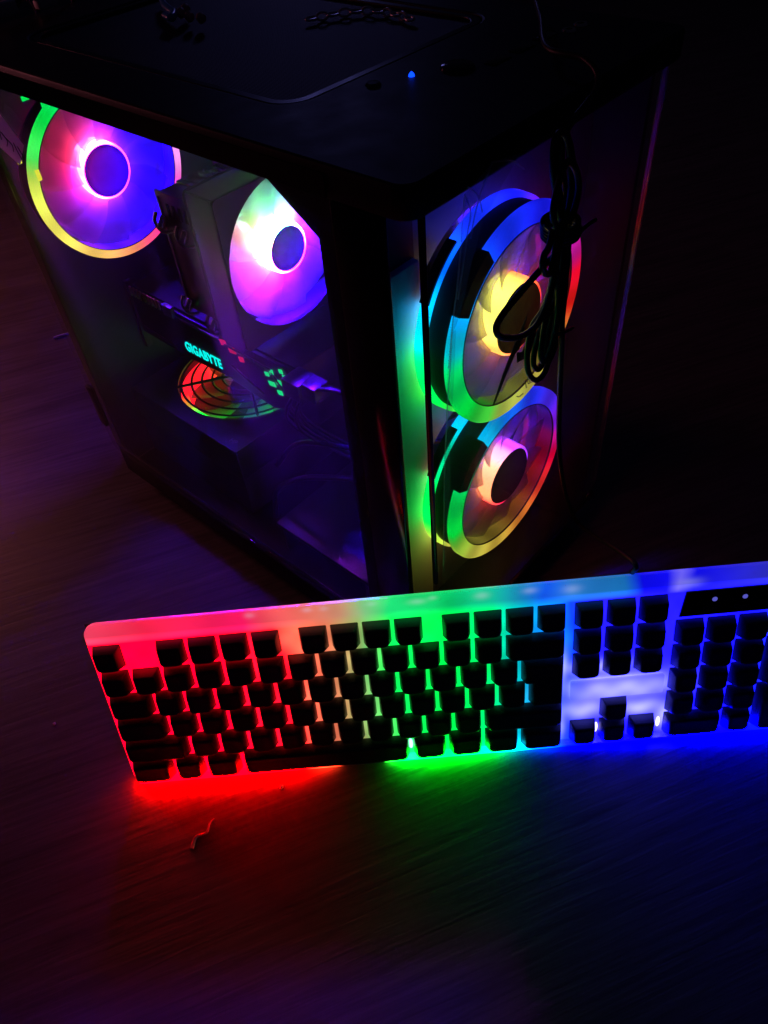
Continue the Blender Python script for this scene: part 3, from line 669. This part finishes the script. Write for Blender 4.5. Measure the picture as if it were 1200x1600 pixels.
def key(col, row, wu=1, hu=1, name='key'):
    me = key_mesh(round(wu*U-G, 2), round((hu-1)*19+16.86, 2))
    o = obj(name, me, None, kb, (col*U, ROWS[row], random.uniform(-.15, .1)), (random.uniform(-.008, .008), random.uniform(-.008, .008), random.uniform(-.004, .004)))
    return o
for c in (0, 2, 3, 4, 5, 6.5, 7.5, 8.5, 9.5, 11, 12, 13, 14): key(c, 0)
for c in range(13): key(c, 1)
key(13, 1, 2)
key(0, 2, 1.5)
for c in range(12): key(1.5+c, 2)
key(0, 3, 1.75)
for c in range(12): key(1.75+c, 3)
bm = bmesh.new(); prev = None
for i_, z_ in ((0, 0), (.5, 2.2), (1.8, 7.2), (2.4, 8.2), (3.3, 8.4), (5, 8.1)):
    x1_ = 1.5*U-G-i_; xs_ = .25*U+i_; ys_ = -17.2+i_; y0_ = -35.86+i_; y1_ = -i_*.8
    rg = [bm.verts.new(Vector((a_, b_, z_))*S) for a_, b_ in ((i_, y1_), (i_, ys_), (xs_, ys_), (xs_, y0_), (x1_, y0_), (x1_, y1_))]
    if prev:
        for q in range(6): bm.faces.new((prev[q], prev[(q+1) % 6], rg[(q+1) % 6], rg[q]))
    prev = rg
bm.faces.new(prev); bmesh.ops.recalc_face_normals(bm, faces=bm.faces)
smooth(obj('enter_key', bm, M['keycap'], kb, (13.5*U, ROWS[2], 0)), 40)
key(0, 4, 2.25)
for c in range(10): key(2.25+c, 4)
key(12.25, 4, 2.75)
key(0, 5, 1.5); key(1.5, 5, 1.08); key(2.6, 5, 1.25)
key(3.87, 5, 5.86, name='space_bar')
key(9.76, 5, 1.24); key(11, 5, 1.25); key(12.25, 5, 1.25); key(13.5, 5, 1.5)
for c in (15.17, 16.18, 17.19):
    for r in range(3): key(c, r)
key(16.18, 4); [key(c, 5) for c in (15.17, 16.18, 17.19)]
for r in range(1, 5):
    for c in range(3): key(18.41+c*1.01, r)
key(21.44, 1); key(21.44, 2, 1, 2); key(21.44, 4, 1, 2)
key(18.41, 5, 2); key(20.43, 5)
# indicator panel above the number pad
ip = flat('indicator_panel', [[(354.5, 1), (352, -17.4), (430, -17.4), (430, 1)]], 1.4, M['gloss'], kb, 'XY', .9, .4)
for i, x in enumerate((371.9, 389.9, 408)):
    o = smooth(obj('indicator_light', lathe_bm([(0, -.5), (1.3, -.4), (1.6, 0)], 20), emit('indicator_glow', (90, 90, 200), .9) if i == 0 else bpy.data.materials['indicator_glow'], ip)); o.rotation_euler = (-PI/2, 0, 0); o.location = Vector((x, -5.8, 1.7))*S
M['dimtext'] = pbsdf('grey_print', (.12, .12, .2), .5)
for s_, x in (('Num', 365.5), ('Caps', 384), ('Scroll', 403)):
    text('lettering', s_, 4.2, M['dimtext'], ip, Matrix.Translation(Vector((x, -14, 1.7))*S), .05)
# brightest LEDs seen through the gaps of the lowest row
hotg = emit('hot_green_led', (120, 255, 190), 5); hotb = emit('hot_blue_led', (150, 140, 255), 6)
for x, m in ((184.2, hotg), (306.6, hotb), (347.6, hotb)):
    o = smooth(obj('bright_led', lathe_bm([(0, -.9), (1.0, -.7), (1.5, 0)], 16), m, kb)); o.rotation_euler = (-PI/2, 0, 0); o.location = Vector((x, -104.5, .05))*S; o.scale = (.9, 1, 3.0)

# ================================================================== CABLE BUNDLE
ca = empty('usb_cable', (100, -25, 300)); tag(ca, 'black keyboard cable tied in a looped bundle hanging before the front fans', 'cable')
ca.location = (0, 0, 0)
R_ = 1.5
CP = {'strands': [[(193.1, 62.8, 371.0), (168.9, 43.6, 370.5), (133.9, 17.0, 370.0), (128.0, -6.0, 370.0), (118.0, -19.0, 364.0), (84.8, -24.0, 354.6), (94.3, -22.0, 327.7), (98.4, -22.0, 307.9), (90.4, -28.0, 287.0), (91.1, -30.0, 258.6), (100.9, -27.0, 219.2), (110.3, -25.0, 174.2), (121.3, -24.0, 136.0), (137.8, -24.0, 92.6), (158.4, -26.9, 52.0), (85.0, -94.8, 132.5), (83.0, -97.7, 124.2)], [(75.6, -33.0, 326.2), (73.9, -33.0, 312.2), (63.2, -33.0, 309.4), (46.5, -33.0, 305.1), (34.9, -33.0, 301.6), (28.6, -33.0, 297.6), (29.8, -33.0, 292.1), (36.9, -33.0, 286.6), (48.9, -33.0, 281.0), (60.9, -33.0, 280.4), (68.9, -33.0, 287.5), (72.8, -33.0, 300.3), (74.5, -33.0, 315.0), (78.1, -33.0, 323.8)], [(83.8, -28.0, 318.6), (82.0, -28.0, 297.6), (74.8, -28.0, 281.0), (65.8, -28.0, 275.2), (63.0, -28.0, 262.3), (65.6, -28.0, 248.5), (73.7, -28.0, 238.8), (81.8, -28.0, 239.6), (85.4, -28.0, 251.4), (86.9, -28.0, 267.6), (87.4, -28.0, 291.8), (86.6, -28.0, 314.4)], [(62.9, -36.0, 326.6), (61.0, -36.0, 320.3), (57.5, -36.0, 317.4), (57.1, -36.0, 313.2), (59.8, -36.0, 308.3), (64.0, -36.0, 306.9), (66.0, -36.0, 313.6), (66.6, -36.0, 322.2)], [(94.3, -24.0, 313.2), (96.3, -24.0, 289.8), (90.8, -24.0, 275.1), (80.8, -24.0, 265.7), (76.5, -24.0, 254.9), (76.5, -24.0, 245.0), (82.0, -24.0, 239.0), (86.2, -24.0, 243.4), (87.6, -24.0, 258.3), (91.4, -24.0, 278.3), (94.3, -24.0, 300.6), (95.4, -24.0, 312.8)], [(75.3, -31.0, 323.0), (75.7, -31.0, 307.8), (80.9, -31.0, 289.2), (82.9, -31.0, 270.8), (79.5, -31.0, 256.0), (74.4, -31.0, 251.2), (70.5, -31.0, 259.2), (71.9, -31.0, 276.6), (74.5, -31.0, 295.6), (74.7, -31.0, 320.3)], [(103.2, -21.0, 308.8), (104.7, -21.0, 291.8), (105.6, -21.0, 273.9), (106.0, -21.0, 255.0), (102.1, -21.0, 241.2), (95.9, -21.0, 233.2)], [(97.5, -22.0, 312.9), (89.2, -22.0, 329.6), (83.1, -22.0, 345.6), (83.0, -22.0, 354.8), (87.6, -22.0, 356.3), (94.0, -22.0, 348.5), (100.4, -22.0, 334.0), (102.9, -22.0, 321.4), (100.2, -22.0, 310.3)], [(84.4, -27.0, 318.1), (79.0, -27.0, 331.9), (73.8, -27.0, 346.0), (73.1, -27.0, 356.5), (76.3, -27.0, 359.7), (81.5, -27.0, 357.0), (87.1, -27.0, 345.3), (90.5, -27.0, 330.3), (88.8, -27.0, 316.9)], [(73.4, -31.0, 322.0), (70.0, -31.0, 330.8), (72.3, -31.0, 340.9), (77.2, -31.0, 348.3), (84.5, -31.0, 343.9), (89.4, -31.0, 334.4), (88.3, -31.0, 324.9), (84.1, -31.0, 319.3)], [(88.4, -25.0, 306.6), (86.0, -25.0, 288.2), (84.1, -25.0, 278.7), (80.4, -25.0, 273.5)]], 'ties': [[(75.3, -34.0, 319.1), (83.0, -34.0, 313.7), (88.5, -34.0, 312.9), (90.9, -34.0, 314.3), (87.5, -34.0, 317.8), (84.6, -34.0, 316.7), (89.9, -34.0, 314.1), (96.3, -34.0, 314.5), (103.5, -34.0, 314.2)], [(78.2, -33.0, 266.5), (84.5, -33.0, 263.0), (90.7, -33.0, 261.2), (96.2, -33.0, 260.1)], [(59.7, -36.0, 328.5), (56.9, -36.0, 331.3), (58.3, -36.0, 331.6), (61.0, -36.0, 329.3)]], 'wraps': [[(91.9, -28.0, 320.4), (90.6, -24.2, 320.8), (87.2, -21.5, 321.1), (82.4, -20.5, 321.2), (77.7, -21.5, 321.1), (74.2, -24.2, 320.8), (72.9, -28.0, 320.4), (74.2, -31.7, 320.0), (77.7, -34.5, 319.7), (82.4, -35.5, 319.6), (87.2, -34.5, 319.7), (90.6, -31.8, 320.0), (91.9, -28.0, 320.4)], [(92.2, -28.0, 318.8), (90.9, -24.2, 319.2), (87.5, -21.5, 319.5), (82.7, -20.5, 319.6), (78.0, -21.5, 319.5), (74.5, -24.2, 319.2), (73.2, -28.0, 318.8), (74.5, -31.7, 318.4), (78.0, -34.5, 318.1), (82.7, -35.5, 318.0), (87.5, -34.5, 318.1), (90.9, -31.8, 318.4), (92.2, -28.0, 318.8)], [(92.5, -28.0, 317.2), (91.2, -24.2, 317.6), (87.8, -21.5, 317.9), (83.0, -20.5, 318.0), (78.2, -21.5, 317.9), (74.8, -24.2, 317.6), (73.5, -28.0, 317.2), (74.8, -31.7, 316.8), (78.2, -34.5, 316.5), (83.0, -35.5, 316.4), (87.8, -34.5, 316.5), (91.2, -31.8, 316.8), (92.5, -28.0, 317.2)], [(92.8, -28.0, 315.5), (91.5, -24.2, 315.9), (88.0, -21.5, 316.2), (83.3, -20.5, 316.3), (78.5, -21.5, 316.2), (75.1, -24.2, 315.9), (73.8, -28.0, 315.5), (75.1, -31.7, 315.1), (78.5, -34.5, 314.8), (83.3, -35.5, 314.7), (88.0, -34.5, 314.8), (91.5, -31.8, 315.1), (92.8, -28.0, 315.5)], [(93.1, -28.0, 313.9), (91.8, -24.2, 314.3), (88.3, -21.5, 314.6), (83.6, -20.5, 314.7), (78.8, -21.5, 314.6), (75.4, -24.2, 314.3), (74.1, -28.0, 313.9), (75.4, -31.7, 313.5), (78.8, -34.5, 313.2), (83.6, -35.5, 313.1), (88.3, -34.5, 313.2), (91.8, -31.8, 313.5), (93.1, -28.0, 313.9)]]}
for path in CP['strands']: tube('strand', path, R_, M['rubber'], ca, 10, 8)
for path in CP['ties']: tube('twist_tie', path, .9, M['rubber'], ca, 6, 6)
for path in CP['wraps']: tube('wrap', path, 1.0, M['rubber'], ca, 8, 6)

# ================================================================== SMALL THINGS

def mini(name, label, cat, loc=(0, 0, 0), group=None): return tag(empty(name, loc), label, cat, group)
br = mini('chain_bracelet', 'silver link chain lying on the top of the computer case', 'chain')
cp_ = catmull([(134.0, 177.5, 364.0), (144.0, 173.6, 364.0), (153.7, 167.5, 364.0), (161.5, 159.6, 364.0), (165.2, 148.2, 364.0), (164.2, 135.2, 364.0), (160.4, 120.3, 364.0)], 6); tot = [0]
for a, b in zip(cp_, cp_[1:]): tot.append(tot[-1]+(b-a).length)
nl = 11
for i in range(nl):
    s_ = tot[-1]*(i+.5)/nl; j = max(q for q in range(len(tot)-1) if tot[q] <= s_); p_ = cp_[j].lerp(cp_[j+1], (s_-tot[j])/(tot[j+1]-tot[j])); d_ = (cp_[j+1]-cp_[j]).normalized()
    ang = math.atan2(d_.y, d_.x); ring = [(3.4*math.cos(2*PI*t/14), 1.9*math.sin(2*PI*t/14), 0) for t in range(15)]
    o = tube('link', ring, .75, M['chain'], br, 6, 1); o.location = p_*S; o.rotation_euler = (1.1 if i % 2 else .15, 0, ang); 
bt = mini('blue_clip', 'bright blue bent plastic clip on the back of the case top', 'clip')
tube('clip_loop', [(122.2, 296.9, 367.0), (111.0, 279.4, 367.0), (104.8, 266.1, 367.0), (100.7, 255.7, 367.0), (92.8, 247.9, 367.0), (94.6, 256.4, 367.0)], 2.2, M['bluestuff'], bt, 8, 6)
pk = mini('pink_beads', 'dull pink beads beside the blue clip on the case top', 'beads')
for i, p_ in enumerate([(102.6, 251.3, 367.0), (99.5, 239.4, 367.0), (100.8, 230.4, 367.0), (109.4, 255.7, 367.0)]):
    o = smooth(obj('bead', lathe_bm([(0, -3), (2, -2.4), (3, 0), (2, 2.4), (0, 3)], 14), M['pinkstuff'], pk, p_))
for p_, l_ in zip([(71.3, 350.0, 371.0), (43.9, 350.0, 372.3)], ('pale plug block at the left rear corner of the case top', 'pale plug block just left of the other at the rear of the case top')):
    t_ = mini('cable_plug', l_, 'plug', p_, 'plugs at the rear of the case')
    box('plug_body', -7, 7, -4, 4, -4, 4, M['white'], t_, 1.5); tube('plug_wire', [(7, 0, 0), (16, 4, 2), (26, 12, -8), (34, 26, -60)], 1.8, M['rubber'], t_, 8, 5)
st_ = tube('paper_stick', [(86, 631.6, 1.6), (94, 628.2, 2.0), (102.4, 624.8, 1.6)], 1.5, M['white'], None, 8, 4); tag(st_, 'short pale stick lying on the desk left of the case', 'stick')
random.seed(8)
def crumb(x, y, r, l_):
    bm = bmesh.new(); bmesh.ops.create_icosphere(bm, subdivisions=2, radius=r*S)
    for v in bm.verts: v.co *= random.uniform(.7, 1.25); v.co.z *= .6
    o = obj('crumb', bm, M['white'], None, (x, y, r*.5)); tag(o, l_, 'crumb', 'crumbs on the desk')
crumb(-188.2, 185.4, 1.4, 'pale crumb on the dark desk left of the keyboard')
crumb(-114.7, 24.4, 1.6, 'tiny crumb in the red glow below the space bar')
th_ = tube('lint_thread', [(-178.4, 39.2, .5), (-172, 42.5, 1.0), (-166, 39.6, .9), (-161, 42.6, .8), (-157, 42.9, .5)], .8, pbsdf('lint', (.42, .3, .28), .7), None, 6, 6, (1.7, .5)); tag(th_, 'wisp of lint lying in the red light before the keyboard', 'lint')
